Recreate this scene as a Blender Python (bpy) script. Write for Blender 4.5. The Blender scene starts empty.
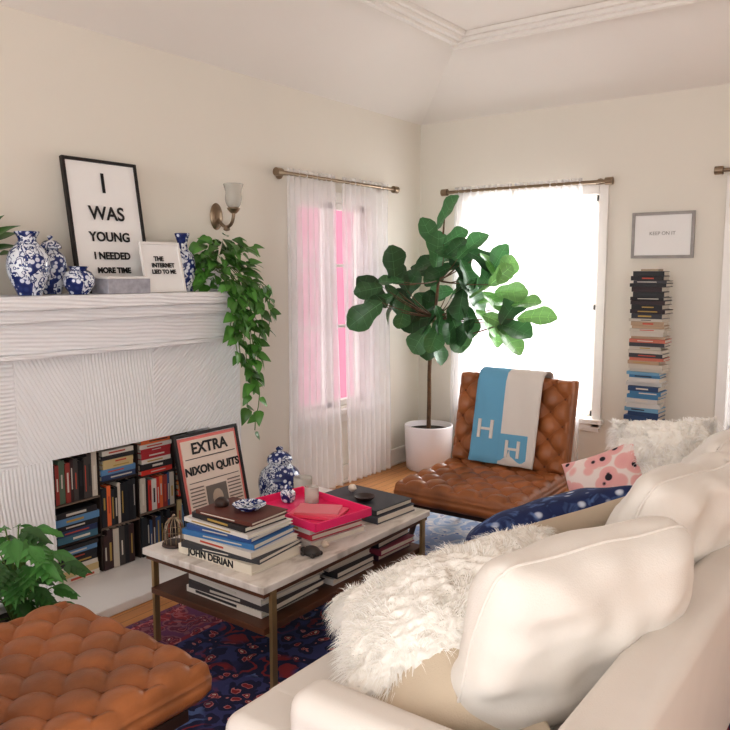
import bpy, math, random
import numpy as np
from mathutils import Matrix, Vector, noise
random.seed(7)
S=bpy.context.scene
FZ=0.05
def L(r,g,b):
    def c(x):
        x/=255.0
        return x/12.92 if x<=0.04045 else ((x+0.055)/1.055)**2.4
    return (c(r),c(g),c(b),1.0)
# ---------------- materials ----------------
def newmat(name):
    m=bpy.data.materials.new(name); m.use_nodes=True
    nt=m.node_tree; b=nt.nodes['Principled BSDF']
    return m,nt,b
def bump(nt,b,height,strength,dist=0.01):
    bn=nt.nodes.new('ShaderNodeBump'); bn.inputs['Strength'].default_value=strength; bn.inputs['Distance'].default_value=dist
    nt.links.new(height,bn.inputs['Height']); nt.links.new(bn.outputs[0],b.inputs['Normal'])
def coords(nt,kind='Object',scale=(1,1,1),rot=(0,0,0)):
    tc=nt.nodes.new('ShaderNodeTexCoord'); mp=nt.nodes.new('ShaderNodeMapping')
    mp.inputs['Scale'].default_value=scale; mp.inputs['Rotation'].default_value=rot
    nt.links.new(tc.outputs[kind],mp.inputs[0]); return mp.outputs[0]
def tex(nt,kind,vec,**kw):
    n=nt.nodes.new(kind)
    for k,v in kw.items():
        if k in n.inputs: n.inputs[k].default_value=v
        else: setattr(n,k,v)
    if vec is not None: nt.links.new(vec,n.inputs['Vector'])
    return n
def ramp(nt,fac,stops,interp='LINEAR'):
    r=nt.nodes.new('ShaderNodeValToRGB'); r.color_ramp.interpolation=interp
    e=r.color_ramp.elements
    while len(e)<len(stops): e.new(0.5)
    for i,(p,c) in enumerate(stops):
        e[i].position=p; e[i].color=c
    nt.links.new(fac,r.inputs[0]); return r.outputs[0]
def mixc(nt,fac,a,b):
    m=nt.nodes.new('ShaderNodeMix'); m.data_type='RGBA'
    for sock,v in ((m.inputs[0],fac),(m.inputs[6],a),(m.inputs[7],b)):
        if isinstance(v,(int,float,tuple)): sock.default_value=v
        else: nt.links.new(v,sock)
    return m.outputs[2]
def simple(name,col,rough=0.6,metal=0.0,var=0.08,vs=8,bs=60,bstr=0.1,spec=None):
    m,nt,b=newmat(name); v=coords(nt)
    n=tex(nt,'ShaderNodeTexNoise',v,Scale=vs,Detail=4.0)
    c2=tuple(max(0,x*(1-var*2)) for x in col[:3])+(1,)
    r=ramp(nt,n.outputs[0],[(0.3,c2),(0.7,col)])
    nt.links.new(r,b.inputs['Base Color'])
    b.inputs['Roughness'].default_value=rough; b.inputs['Metallic'].default_value=metal
    if bstr>0:
        n2=tex(nt,'ShaderNodeTexNoise',v,Scale=bs,Detail=3.0); bump(nt,b,n2.outputs[0],bstr,0.004)
    return m
def attr_mat(name,rough=0.55,transl=0.0):
    m,nt,b=newmat(name)
    a=nt.nodes.new('ShaderNodeAttribute'); a.attribute_name='Col'
    nt.links.new(a.outputs['Color'],b.inputs['Base Color']); b.inputs['Roughness'].default_value=rough
    if transl>0:
        t=nt.nodes.new('ShaderNodeBsdfTranslucent'); nt.links.new(a.outputs['Color'],t.inputs[0])
        mx=nt.nodes.new('ShaderNodeMixShader'); mx.inputs[0].default_value=transl
        nt.links.new(b.outputs[0],mx.inputs[1]); nt.links.new(t.outputs[0],mx.inputs[2])
        nt.links.new(mx.outputs[0],nt.nodes['Material Output'].inputs[0])
    return m
M={}
M['wall']=simple('wall_paint',L(229,223,212),0.85,var=0.01,vs=2,bs=90,bstr=0.05)
M['ceil']=simple('ceiling_paint',L(236,231,225),0.9,var=0.01,vs=2,bstr=0.03)
M['trim']=simple('trim_paint',L(238,234,228),0.5,var=0.01,bstr=0.0)
M['white']=simple('white_gloss',L(236,233,230),0.35,var=0.01,bstr=0)
M['black']=simple('black_wood',L(24,20,20),0.4,var=0.1,bstr=0)
M['dark']=simple('firebox_dark',L(36,30,28),0.8)
M['paper']=simple('paper',L(240,238,236),0.7,var=0.01,bstr=0)
M['ink']=simple('ink',L(24,24,26),0.7,bstr=0)
M['brass']=simple('brass',L(172,146,104),0.35,metal=0.6,var=0.1,bstr=0)
M['nickel']=simple('nickel',L(150,132,112),0.35,metal=0.9,var=0.05,bstr=0)
M['walnut']=simple('walnut',L(100,60,38),0.45,var=0.25,vs=5)
M['darkwood']=simple('dark_wood',L(56,34,26),0.45,var=0.2)
M['leather']=simple('cognac_leather',L(174,108,62),0.36,var=0.24,vs=7,bs=140,bstr=0.22)
M['leatherd']=simple('cognac_leather_button',L(120,68,36),0.5,var=0.1)
M['sofa']=simple('white_canvas',L(226,219,211),0.9,var=0.03,vs=4,bs=300,bstr=0.15)
M['cush']=simple('white_linen',L(232,226,218),0.9,var=0.03,vs=4,bs=260,bstr=0.2)
M['woolbase']=simple('wool_pile',L(242,238,230),0.95,var=0.02,vs=6,bs=120,bstr=0.6)
M['beige']=simple('beige_linen',L(208,192,170),0.9,var=0.05,vs=6,bs=260,bstr=0.25)
M['pot']=simple('white_ceramic',L(232,226,228),0.3,var=0.01,bstr=0)
M['soil']=simple('soil',L(50,38,28),0.95,bstr=0.6)
M['bark']=simple('bark',L(112,84,58),0.8,var=0.25,vs=30,bs=80,bstr=0.5)
M['vine']=simple('vine_stem',L(90,120,50),0.6,bstr=0)
M['pink']=simple('pink_acrylic',L(240,56,116),0.2,var=0.02,bstr=0)
M['pinkwall']=simple('pink_stucco',L(160,102,120),0.9,var=0.04)
M['grayframe']=simple('grey_wood_frame',L(168,162,158),0.5,var=0.12,vs=20)
M['wax']=simple('candle_wax',L(232,222,205),0.5,var=0.02,bstr=0)
M['vc']=attr_mat('painted_parts',0.5)
M['leaf']=attr_mat('leaf',0.28,0.22)
M['fur']=attr_mat('wool_fur',0.95,0.35)
M['fabric']=attr_mat('knit_fabric',0.9)
def glass():
    m,nt,b=newmat('frosted_glass'); b.inputs['Base Color'].default_value=L(235,232,225)
    b.inputs['Roughness'].default_value=0.15; b.inputs['Transmission Weight'].default_value=0.6; b.inputs['IOR'].default_value=1.2
    return m
M['glass']=glass()
def sheer():
    m,nt,b=newmat('sheer_voile'); nt.nodes.remove(b)
    v=coords(nt); n=tex(nt,'ShaderNodeTexNoise',v,Scale=6.0)
    d=nt.nodes.new('ShaderNodeBsdfDiffuse'); d.inputs[0].default_value=(0.93,0.92,0.94,1)
    t=nt.nodes.new('ShaderNodeBsdfTranslucent'); t.inputs[0].default_value=(0.94,0.93,0.95,1)
    a=nt.nodes.new('ShaderNodeMixShader'); a.inputs[0].default_value=0.5
    nt.links.new(d.outputs[0],a.inputs[1]); nt.links.new(t.outputs[0],a.inputs[2])
    tr=nt.nodes.new('ShaderNodeBsdfTransparent')
    mp=nt.nodes.new('ShaderNodeMapRange'); mp.inputs[3].default_value=0.46; mp.inputs[4].default_value=0.62
    nt.links.new(n.outputs[0],mp.inputs[0])
    c=nt.nodes.new('ShaderNodeMixShader'); nt.links.new(mp.outputs[0],c.inputs[0])
    nt.links.new(tr.outputs[0],c.inputs[1]); nt.links.new(a.outputs[0],c.inputs[2])
    nt.links.new(c.outputs[0],nt.nodes['Material Output'].inputs[0]); return m
M['sheer']=sheer()
def porcelain():
    m,nt,b=newmat('blue_white_porcelain'); v=coords(nt)
    n=tex(nt,'ShaderNodeTexNoise',v,Scale=30.0,Detail=2.0,Distortion=1.5)
    vo=tex(nt,'ShaderNodeTexVoronoi',v,Scale=40.0)
    c1=ramp(nt,n.outputs[0],[(0.0,L(222,226,232)),(0.46,L(222,226,232)),(0.48,L(46,66,124)),(0.55,L(26,40,92)),(0.58,L(215,220,230))])
    c2=ramp(nt,vo.outputs['Distance'],[(0.0,L(215,220,232)),(0.34,L(215,220,232)),(0.4,L(44,62,122)),(0.7,L(26,40,96))])
    f=tex(nt,'ShaderNodeTexNoise',v,Scale=9.0); ff=ramp(nt,f.outputs[0],[(0.0,(0,0,0,1)),(0.52,(1,1,1,1))],'CONSTANT')
    nt.links.new(mixc(nt,ff,c1,c2),b.inputs['Base Color']); b.inputs['Roughness'].default_value=0.12
    return m
M['porc']=porcelain()
def floormat():
    m,nt,b=newmat('oak_floor'); v=coords(nt,rot=(0,0,math.radians(90)))
    br=tex(nt,'ShaderNodeTexBrick',v,Scale=1.0); br.inputs['Brick Width'].default_value=1.1; br.inputs['Row Height'].default_value=0.06
    br.inputs['Mortar Size'].default_value=0.0015; br.inputs['Color1'].default_value=L(210,152,96); br.inputs['Color2'].default_value=L(190,130,76); br.inputs['Mortar'].default_value=L(110,70,40)
    v2=coords(nt,scale=(40,3,3)); n=tex(nt,'ShaderNodeTexNoise',v2,Scale=1.0,Detail=5.0)
    g=ramp(nt,n.outputs[0],[(0.3,(0.7,0.7,0.7,1)),(0.7,(1,1,1,1))])
    mm=nt.nodes.new('ShaderNodeMix'); mm.data_type='RGBA'; mm.blend_type='MULTIPLY'; mm.inputs[0].default_value=0.6
    nt.links.new(br.outputs[0],mm.inputs[6]); nt.links.new(g,mm.inputs[7]); nt.links.new(mm.outputs[2],b.inputs['Base Color'])
    b.inputs['Roughness'].default_value=0.35; return m
M['floor']=floormat()
def ribbed(name,ang,sc=19.0):
    m,nt,b=newmat(name)
    b.inputs['Base Color'].default_value=L(241,240,241); b.inputs['Roughness'].default_value=0.5
    v=coords(nt)
    nz=tex(nt,'ShaderNodeTexNoise',v,Scale=4.0,Detail=1.0)
    va=nt.nodes.new('ShaderNodeVectorMath'); va.operation='MULTIPLY_ADD'; va.inputs[1].default_value=(0.0,0.02,0.02)
    nt.links.new(nz.outputs['Color'],va.inputs[0]); nt.links.new(coords(nt,rot=(math.radians(ang),0,0)),va.inputs[2])
    w1=tex(nt,'ShaderNodeTexWave',va.outputs[0],Scale=sc,Distortion=0.3); w1.bands_direction='Z'; w1.inputs['Detail Scale'].default_value=0.6
    bump(nt,b,w1.outputs['Color'],0.6,0.005)
    return m
M['rib']=ribbed('white_ribbed_brick',3); M['ribv']=ribbed('white_ribbed_brick_upright',84); M['ribd']=ribbed('white_ribbed_brick_diagonal',-40); M['ribe']=ribbed('white_ribbed_brick_slant',62)
def rugmat(name,light):
    m,nt,b=newmat(name); v=coords(nt)
    n=tex(nt,'ShaderNodeTexNoise',v,Scale=9.0,Detail=3.0)
    va=nt.nodes.new('ShaderNodeVectorMath'); va.operation='MULTIPLY_ADD'; va.inputs[1].default_value=(0.12,0.12,0.0)
    nt.links.new(n.outputs['Color'],va.inputs[0]); nt.links.new(v,va.inputs[2])
    vo=tex(nt,'ShaderNodeTexVoronoi',va.outputs[0],Scale=6.5)
    navy=L(30,34,72); red=L(142,46,56); rose=L(196,122,126); cream=L(210,196,184); blue=L(90,112,164)
    c=ramp(nt,vo.outputs['Distance'],[(0.0,rose),(0.12,navy),(0.2,red),(0.36,navy),(0.5,red),(0.56,navy),(0.7,blue),(0.78,navy)],'CONSTANT')
    v3=tex(nt,'ShaderNodeTexVoronoi',va.outputs[0],Scale=21.0)
    c3=ramp(nt,v3.outputs['Distance'],[(0.0,cream),(0.12,red),(0.24,rose),(0.30,navy),(0.6,L(60,64,116))],'CONSTANT')
    f=tex(nt,'ShaderNodeTexNoise',v,Scale=5.0)
    ff=ramp(nt,f.outputs[0],[(0.42,(0,0,0,1)),(0.52,(1,1,1,1))])
    col=mixc(nt,ff,c,c3)
    sx=nt.nodes.new('ShaderNodeSeparateXYZ'); nt.links.new(v,sx.inputs[0])
    def ab(o,half):
        a=nt.nodes.new('ShaderNodeMath'); a.operation='ABSOLUTE'; nt.links.new(o,a.inputs[0])
        s=nt.nodes.new('ShaderNodeMath'); s.operation='SUBTRACT'; s.inputs[0].default_value=half; nt.links.new(a.outputs[0],s.inputs[1]); return s.outputs[0]
    mn=nt.nodes.new('ShaderNodeMath'); mn.operation='MINIMUM'
    nt.links.new(ab(sx.outputs[0],1.2),mn.inputs[0]); nt.links.new(ab(sx.outputs[1],1.43),mn.inputs[1])
    bb=ramp(nt,mn.outputs[0],[(0.0,(0.3,0.3,0.3,1)),(0.03,(0.9,0.9,0.9,1)),(0.05,(0.45,0.45,0.45,1)),(0.25,(0.9,0.9,0.9,1)),(0.27,(0,0,0,1))],'CONSTANT')
    c4=ramp(nt,v3.outputs['Distance'],[(0.0,cream),(0.14,navy),(0.24,red),(0.45,rose),(0.6,red)],'CONSTANT')
    col=mixc(nt,bb,col,c4)
    if light:
        lc=ramp(nt,vo.outputs['Distance'],[(0.0,L(110,130,170)),(0.15,L(195,195,202)),(0.35,L(140,158,186)),(0.5,L(204,198,196)),(0.65,L(100,120,165))],'CONSTANT')
        c5=ramp(nt,v3.outputs['Distance'],[(0.0,L(80,100,155)),(0.2,L(205,202,202)),(0.4,L(160,174,195))],'CONSTANT')
        col=mixc(nt,0.5,lc,c5)
    nt.links.new(col,b.inputs['Base Color']); b.inputs['Roughness'].default_value=0.95
    n2=tex(nt,'ShaderNodeTexNoise',v,Scale=200.0); bump(nt,b,n2.outputs[0],0.4,0.004)
    return m
M['rug']=rugmat('persian_rug',False); M['rug2']=rugmat('pale_blue_rug',True)
def marble():
    m,nt,b=newmat('whitewashed_top'); v=coords(nt,scale=(3,1,1))
    n=tex(nt,'ShaderNodeTexNoise',v,Scale=5.0,Detail=6.0,Distortion=1.0)
    r=ramp(nt,n.outputs[0],[(0.35,L(190,180,170)),(0.5,L(220,212,204)),(0.7,L(230,224,218))])
    nt.links.new(r,b.inputs['Base Color']); b.inputs['Roughness'].default_value=0.3; return m
M['marble']=marble()
def ikat():
    m,nt,b=newmat('indigo_shibori'); v=coords(nt,scale=(1,1.6,1))
    vo=tex(nt,'ShaderNodeTexVoronoi',v,Scale=14.0); vo.inputs['Randomness'].default_value=.6
    r=ramp(nt,vo.outputs['Distance'],[(0.0,L(225,228,235)),(0.14,L(190,200,218)),(0.24,L(34,50,96)),(1.0,L(22,34,74))])
    n=tex(nt,'ShaderNodeTexNoise',v,Scale=16.0,Detail=3.0,Distortion=.8)
    k=ramp(nt,n.outputs[0],[(0.52,(0,0,0,1)),(0.66,(.75,.75,.75,1))])
    nt.links.new(mixc(nt,k,r,L(96,124,176)),b.inputs['Base Color']); b.inputs['Roughness'].default_value=0.9
    return m
M['ikat']=ikat()
def pinkpat():
    m,nt,b=newmat('pink_patterned_fabric'); v=coords(nt)
    vo=tex(nt,'ShaderNodeTexVoronoi',v,Scale=15.0)
    r=ramp(nt,vo.outputs['Distance'],[(0.0,L(40,35,45)),(0.2,L(40,35,45)),(0.24,L(232,172,172)),(0.55,L(236,184,180)),(0.62,L(240,225,220))])
    nt.links.new(r,b.inputs['Base Color']); b.inputs['Roughness'].default_value=0.9
    return m
M['pinkpat']=pinkpat()
# ---------------- geometry helpers ----------------
def empty(name,loc=(0,0,0),rot=(0,0,0)):
    e=bpy.data.objects.new(name,None); e.empty_display_size=0.1; e.location=loc; e.rotation_euler=rot
    S.collection.objects.link(e); return e
class MB:
    def __init__(s): s.v=[];s.f=[];s.c=[]
    def face(s,idx,col): s.f.append(idx); s.c.append(col)
    def box(s,c,sz,col=(1,1,1,1),mtx=None):
        n=len(s.v); hx,hy,hz=sz[0]/2,sz[1]/2,sz[2]/2
        for dz in(-1,1):
            for dy in(-1,1):
                for dx in(-1,1):
                    p=Vector((c[0]+dx*hx,c[1]+dy*hy,c[2]+dz*hz))
                    s.v.append(tuple(mtx@p) if mtx is not None else tuple(p))
        for q in((0,2,3,1),(4,5,7,6),(0,1,5,4),(2,6,7,3),(0,4,6,2),(1,3,7,5)):
            s.face(tuple(n+i for i in q),col)
    def sphere(s,c,r,col=(1,1,1,1),seg=10,ring=6,mtx=None,sc=(1,1,1)):
        n=len(s.v)
        for i in range(ring+1):
            t=math.pi*i/ring
            for j in range(seg):
                a=2*math.pi*j/seg
                p=Vector((c[0]+r*sc[0]*math.sin(t)*math.cos(a),c[1]+r*sc[1]*math.sin(t)*math.sin(a),c[2]+r*sc[2]*math.cos(t)))
                s.v.append(tuple(mtx@p) if mtx is not None else tuple(p))
        for i in range(ring):
            for j in range(seg):
                k=(j+1)%seg
                s.face((n+i*seg+j,n+(i+1)*seg+j,n+(i+1)*seg+k,n+i*seg+k),col)
    def obj(s,name,mat,parent=None,smooth=False,bevel=0,loc=None,solid=0,subs=0):
        me=bpy.data.meshes.new(name); me.from_pydata(s.v,[],s.f)
        ca=me.color_attributes.new('Col','FLOAT_COLOR','CORNER')
        arr=[]
        for p,c in zip(me.polygons,s.c): arr.extend(list(c)*p.loop_total)
        ca.data.foreach_set('color',arr)
        me.update()
        if smooth: me.polygons.foreach_set('use_smooth',[True]*len(me.polygons))
        o=bpy.data.objects.new(name,me); S.collection.objects.link(o); me.materials.append(mat)
        if parent: o.parent=parent
        if loc: o.location=loc
        if solid:
            d=o.modifiers.new('s','SOLIDIFY'); d.thickness=solid; d.offset=0
        if bevel:
            b=o.modifiers.new('b','BEVEL'); b.width=bevel; b.segments=3; b.limit_method='ANGLE'
        if subs:
            b=o.modifiers.new('ss','SUBSURF'); b.levels=subs; b.render_levels=subs
        return o
def box(name,c,sz,mat,parent=None,bevel=0,mtx=None,smooth=False):
    m=MB(); m.box((0,0,0),sz)
    o=m.obj(name,mat,parent,smooth=smooth,bevel=bevel)
    if mtx is not None: o.matrix_local=Matrix.Translation(c)@mtx
    else: o.location=c
    return o
def lathe(name,prof,mat,parent=None,loc=(0,0,0),seg=40,smooth=True,dense=True):
    pr=[]
    if dense:
        P=[Vector((a,b)) for a,b in prof]
        for i in range(len(P)-1):
            p0=P[max(i-1,0)];p1=P[i];p2=P[i+1];p3=P[min(i+2,len(P)-1)]
            for k in range(4):
                t=k/4
                q=0.5*((2*p1)+(p2-p0)*t+(2*p0-5*p1+4*p2-p3)*t*t+(-p0+3*p1-3*p2+p3)*t**3)
                pr.append((max(q.x,0),q.y))
        pr.append(prof[-1])
    else: pr=prof
    m=MB()
    for r,z in pr:
        for j in range(seg):
            a=2*math.pi*j/seg; m.v.append((r*math.cos(a),r*math.sin(a),z))
    for i in range(len(pr)-1):
        for j in range(seg):
            k=(j+1)%seg; m.face((i*seg+j,i*seg+k,(i+1)*seg+k,(i+1)*seg+j),(1,1,1,1))
    return m.obj(name,mat,parent,smooth=smooth,loc=loc)
def tube(name,pts,r,mat,parent=None,radii=None,cyclic=False,kind='POLY'):
    cu=bpy.data.curves.new(name,'CURVE'); cu.dimensions='3D'; cu.bevel_depth=r; cu.bevel_resolution=4; cu.use_fill_caps=True
    sp=cu.splines.new(kind); sp.points.add(len(pts)-1)
    for i,p in enumerate(pts):
        sp.points[i].co=(p[0],p[1],p[2],1)
        if radii: sp.points[i].radius=radii[i]
    sp.use_cyclic_u=cyclic
    if kind=='NURBS': sp.order_u=3; sp.use_endpoint_u=True; sp.resolution_u=6
    o=bpy.data.objects.new(name,cu); S.collection.objects.link(o); cu.materials.append(mat)
    if parent: o.parent=parent
    return o
def basis(o,ex,ey,ez):
    m=Matrix((ex,ey,ez)).transposed().to_4x4(); m.translation=Vector(o); return m
def orient(o,xa,n):
    x=Vector(xa).normalized(); z=Vector(n); z=(z-x*z.dot(x)).normalized(); y=z.cross(x)
    return basis(o,x,y,z)
def pillow_pt(u,v,side,w,d,t,p=2.0,e=0.45,pinch=0.08):
    x=w/2*u*(1-pinch*(1-v*v)*u*u); y=d/2*v*(1-pinch*(1-u*u)*v*v)
    z=side*t/2*max(0,(1-abs(u)**p)*(1-abs(v)**p))**e
    return Vector((x,y,z))
def pillow(name,mtx,w,d,t,mat,parent=None,p=2.0,e=0.45,pinch=0.08,mat2=None,wr=0.006,seed=0,N=44,rc=0.0,piping=0,lock=0):
    m=MB(); vs={}
    def sp(i): return math.sin((i/N*2-1)*math.pi/2)
    for side in(1,-1):
        for i in range(N+1):
            for j in range(N+1):
                edge=i in(0,N) or j in(0,N)
                if edge and side==-1: vs[(side,i,j)]=vs[(1,i,j)]; continue
                U,V=sp(i),sp(j)
                q=pillow_pt(U,V,side,w,d,t,p,e,pinch)
                if rc: 
                    k=1-rc*(abs(U)**6)*(abs(V)**6); q.x*=k; q.y*=k
                if not edge:
                    q.z+=wr*noise.noise(Vector((q.x*9+seed,q.y*9,side*3)))*2
                    if wr>.008: 
                        q.z+=.010*noise.noise(Vector((q.x*6+q.y*18+seed,q.y*4-q.x*3,side)))
                q+=Vector((noise.noise(q*5+Vector((seed,0,0))),noise.noise(q*5+Vector((0,seed,5))),0))*wr*1.5
                if lock:
                    dirv=Vector((q.x*.8,q.y*.8,q.z*2+side*.02)); dirv.normalize()
                    s1=1-abs(noise.noise(q*22+Vector((seed,seed,0))))*2; s2=1-abs(noise.noise(q*55+Vector((0,seed,0))))*2
                    q+=dirv*lock*(.7*s1+.45*s2)
                vs[(side,i,j)]=len(m.v); m.v.append(tuple(q))
    mi=[]
    for side in(1,-1):
        for i in range(N):
            for j in range(N):
                q=[vs[(side,i,j)],vs[(side,i+1,j)],vs[(side,i+1,j+1)],vs[(side,i,j+1)]]
                if side==-1:q.reverse()
                m.face(tuple(q),(1,1,1,1)); mi.append(0 if side==1 else 1)
    o=m.obj(name,mat,parent,smooth=True)
    if mat2:
        o.data.materials.append(mat2); o.data.polygons.foreach_set('material_index',mi)
    o.matrix_local=mtx
    if piping:
        ring=[(i,0) for i in range(N)]+[(N,j) for j in range(N)]+[(i,N) for i in range(N,0,-1)]+[(0,j) for j in range(N,0,-1)]
        t_=tube(name+'_piping',[m.v[vs[(1,)+k]] for k in ring],piping,mat,parent,cyclic=True); t_.matrix_local=mtx
    return o
def furmesh(name,w,d,t,parent,n,length,col,mtx,seed=1,sides=(1,-1),grav=(0,0,-1),pw=2.0,e=0.45,width=0.003,back=0.25):
    rnd=random.Random(seed); m=MB()
    inv=mtx.to_3x3().inverted(); g=(inv@Vector(grav)).normalized()
    for k in range(n):
        u=math.sin(rnd.uniform(-1,1)*math.pi/2);v=math.sin(rnd.uniform(-1,1)*math.pi/2)
        side=1 if (len(sides)==1 or rnd.random()>back) else -1
        p=pillow_pt(u,v,side,w,d,t,pw,e)
        a=pillow_pt(min(u+.03,.999),v,side,w,d,t,pw,e)-pillow_pt(max(u-.03,-.999),v,side,w,d,t,pw,e)
        b=pillow_pt(u,min(v+.03,.999),side,w,d,t,pw,e)-pillow_pt(u,max(v-.03,-.999),side,w,d,t,pw,e)
        nn=a.cross(b)*side
        if nn.length<1e-9: continue
        nn.normalize()
        cl=Vector((noise.noise(p*16+Vector((seed,0,0))),noise.noise(p*16+Vector((0,9,seed))),noise.noise(p*16+Vector((4,seed,0)))))
        dr=(nn*.7+cl*1.9+Vector((rnd.gauss(0,.16),rnd.gauss(0,.16),rnd.gauss(0,.16)))).normalized()
        ln=length*rnd.uniform(.5,1.2)
        sd=dr.cross(nn+Vector((rnd.gauss(0,.3),rnd.gauss(0,.3),rnd.gauss(0,.3))))
        if sd.length<1e-5: continue
        sd.normalize(); wd=width*rnd.uniform(.7,1.2)
        i0=len(m.v); sh=rnd.uniform(.96,1.03); c=(min(col[0]*sh,1),min(col[1]*sh,1),min(col[2]*sh,1),1)
        for q,s in enumerate((0,.4,.75)):
            P=p+dr*ln*s+g*ln*0.5*s*s; ww=wd*(1-.5*s)
            m.v.append(tuple(P-sd*ww/2)); m.v.append(tuple(P+sd*ww/2))
        P=p+dr*ln+g*ln*0.5; m.v.append(tuple(P))
        m.face((i0,i0+1,i0+3,i0+2),c);m.face((i0+2,i0+3,i0+5,i0+4),c);m.face((i0+4,i0+5,i0+6),c)
    o=m.obj(name,M['fur'],parent,smooth=True); o.matrix_local=mtx; return o
def tufted(name,w,d,t,cell,H,mtx,parent,r=0.03,N=130):
    m=MB(); btn=MB()
    def hz(x,y):
        a=x/cell+y/cell; b=x/cell-y/cell
        sa=abs(math.sin(math.pi*a)); sb=abs(math.sin(math.pi*b))
        k=0.55*(sa*sb)**0.4+0.45*min(1,math.sqrt(sa*sa+sb*sb))
        ex=min(w/2-abs(x),d/2-abs(y)); ex=max(ex,0)
        dr=0
        if ex<r: dr=r-math.sqrt(max(r*r-(r-ex)**2,0))
        f=min(1,ex/(0.04)+0.35)
        return t/2-H+H*k*f+H*(1-f)*.6-dr
    vid={}
    for i in range(N+1):
        for j in range(N+1):
            sx=math.sin((i/N*2-1)*math.pi/2)*0.35+(i/N*2-1)*0.65; sy=math.sin((j/N*2-1)*math.pi/2)*0.35+(j/N*2-1)*0.65
            x=sx*w/2;y=sy*d/2
            ca=max(0,abs(sx)-.9)*10*max(0,abs(sy)-.9)*10
            vid[(i,j)]=len(m.v); m.v.append((x*(1-.02*ca),y*(1-.02*ca),hz(x,y)))
    for i in range(N):
        for j in range(N): m.face((vid[i,j],vid[i+1,j],vid[i+1,j+1],vid[i,j+1]),(1,1,1,1))
    ring=[(i,0) for i in range(N)]+[(N,j) for j in range(N)]+[(i,N) for i in range(N,0,-1)]+[(0,j) for j in range(N,0,-1)]
    prev=[vid[k] for k in ring]
    for z,s in((t/2-H-r*1.1,1.010),(0,1.014),(-t/2+0.02,1.008),(-t/2,0.97)):
        cur=[]
        for k in ring:
            q=m.v[vid[k]]; cur.append(len(m.v)); m.v.append((q[0]*s,q[1]*s,min(z,q[2]-.002)))
        for a in range(len(ring)):
            b=(a+1)%len(ring); m.face((prev[b],prev[a],cur[a],cur[b]),(1,1,1,1))
        prev=cur
    m.face(tuple(reversed(prev)),(1,1,1,1))
    o=m.obj(name,M['leather'],parent,smooth=True); o.matrix_local=mtx
    K=int(w/cell*2)+3
    for a in range(-K,K):
        for b in range(-K,K):
            x=(a+b)/2*cell;y=(a-b)/2*cell
            if abs(x)<w/2-.02 and abs(y)<d/2-.02: btn.sphere((x,y,hz(x,y)+.002),.011,sc=(1,1,.6))
    o2=btn.obj(name+'_buttons',M['leatherd'],parent,smooth=True); o2.matrix_local=mtx
def leafgeo(mb,base,d,n,Ln,W,prof,droop=.25,fold=.15,col=(0,.2,0,1),k=8,wave=0,vein=False):
    d=Vector(d).normalized(); n=Vector(n); n=(n-d*n.dot(d))
    if n.length<1e-4: n=d.orthogonal()
    n.normalize(); s=d.cross(n); base=Vector(base); i0=len(mb.v)
    xs=[i/(len(prof)-1) for i in range(len(prof))]
    for i in range(k+1):
        t=i/k; w=W/2*float(np.interp(t,xs,prof))
        P=base+d*Ln*t-n*droop*Ln*t*t
        for j in(-1,-.5,0,.5,1):
            q=P+s*w*j+n*(fold*w*abs(j)+wave*Ln*math.sin(t*14+j*3)*abs(j))
            mb.v.append(tuple(q))
    for i in range(k):
        for j in range(4):
            a=i0+i*5+j
            c=col if j in(0,3) else tuple(min(1,x*1.12) for x in col[:3])+(1,)
            mb.face((a,a+1,a+6,a+5),c)
    if vein:
        vc=tuple(min(1,x*2.2+.03) for x in col[:3])+(1,)
        for side in(1,-1):
            i1=len(mb.v)
            for i in range(k+1):
                t=i/k*.95; P=base+d*Ln*t-n*droop*Ln*t*t+n*.0012*side; w=Ln*.012*(1-t*.8)
                mb.v.append(tuple(P-s*w)); mb.v.append(tuple(P+s*w))
            for i in range(k): a=i1+2*i; mb.face((a,a+1,a+3,a+2),vc)
            for q in range(1,5):
                t=q*.2-.02; P=base+d*Ln*t-n*droop*Ln*t*t
                for sg in(-1,1):
                    w=W/2*float(np.interp(min(t+.1,1),xs,prof))*.92
                    t2=t+.1; E=base+d*Ln*t2-n*droop*Ln*t2*t2+s*sg*w+n*(fold*w)
                    i2=len(mb.v); off=n*.0016*side; h=d*Ln*.005
                    for v_ in(P+off-h,P+off+h,E+off+h*.4,E+off-h*.4): mb.v.append(tuple(v_))
                    mb.face((i2,i2+1,i2+2,i2+3),vc)
FIDDLE=[.12,.5,.66,.62,.8,1.0,1.0,.78,.15]
HEART=[.35,.95,1.0,.85,.62,.35,.02]
LANCE=[.1,.6,1,.9,.6,.3,.02]
def book(mb,mtx,w,d,h,col,label=None,page=L(222,212,196)):
    t=.003
    mb.box((0,0,h-t/2),(w,d,t),col,mtx); mb.box((0,0,t/2),(w,d,t),col,mtx)
    mb.box((0,-d/2+t/2,h/2),(w,t,h-2*t),col,mtx)
    mb.box((0,t/2-.001,h/2),(w-.008,d-t-.006,h-2*t),page,mtx)
    if label:
        mb.box((random.uniform(-.1,.1)*w,-d/2-.0006,h/2),(w*random.uniform(.3,.65),.001,h*random.uniform(.2,.4)),label,mtx)
BC=[L(32,34,40),L(44,60,92),L(200,190,176),L(214,210,202),L(140,42,40),L(60,90,110),L(28,28,30),L(190,120,60),L(96,40,52),L(58,82,66),L(204,190,150),L(80,120,160),L(210,70,50),L(120,110,100)]
LB=[L(215,208,196),L(180,150,80),L(40,40,44),L(190,80,60),L(200,195,185)]
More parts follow.
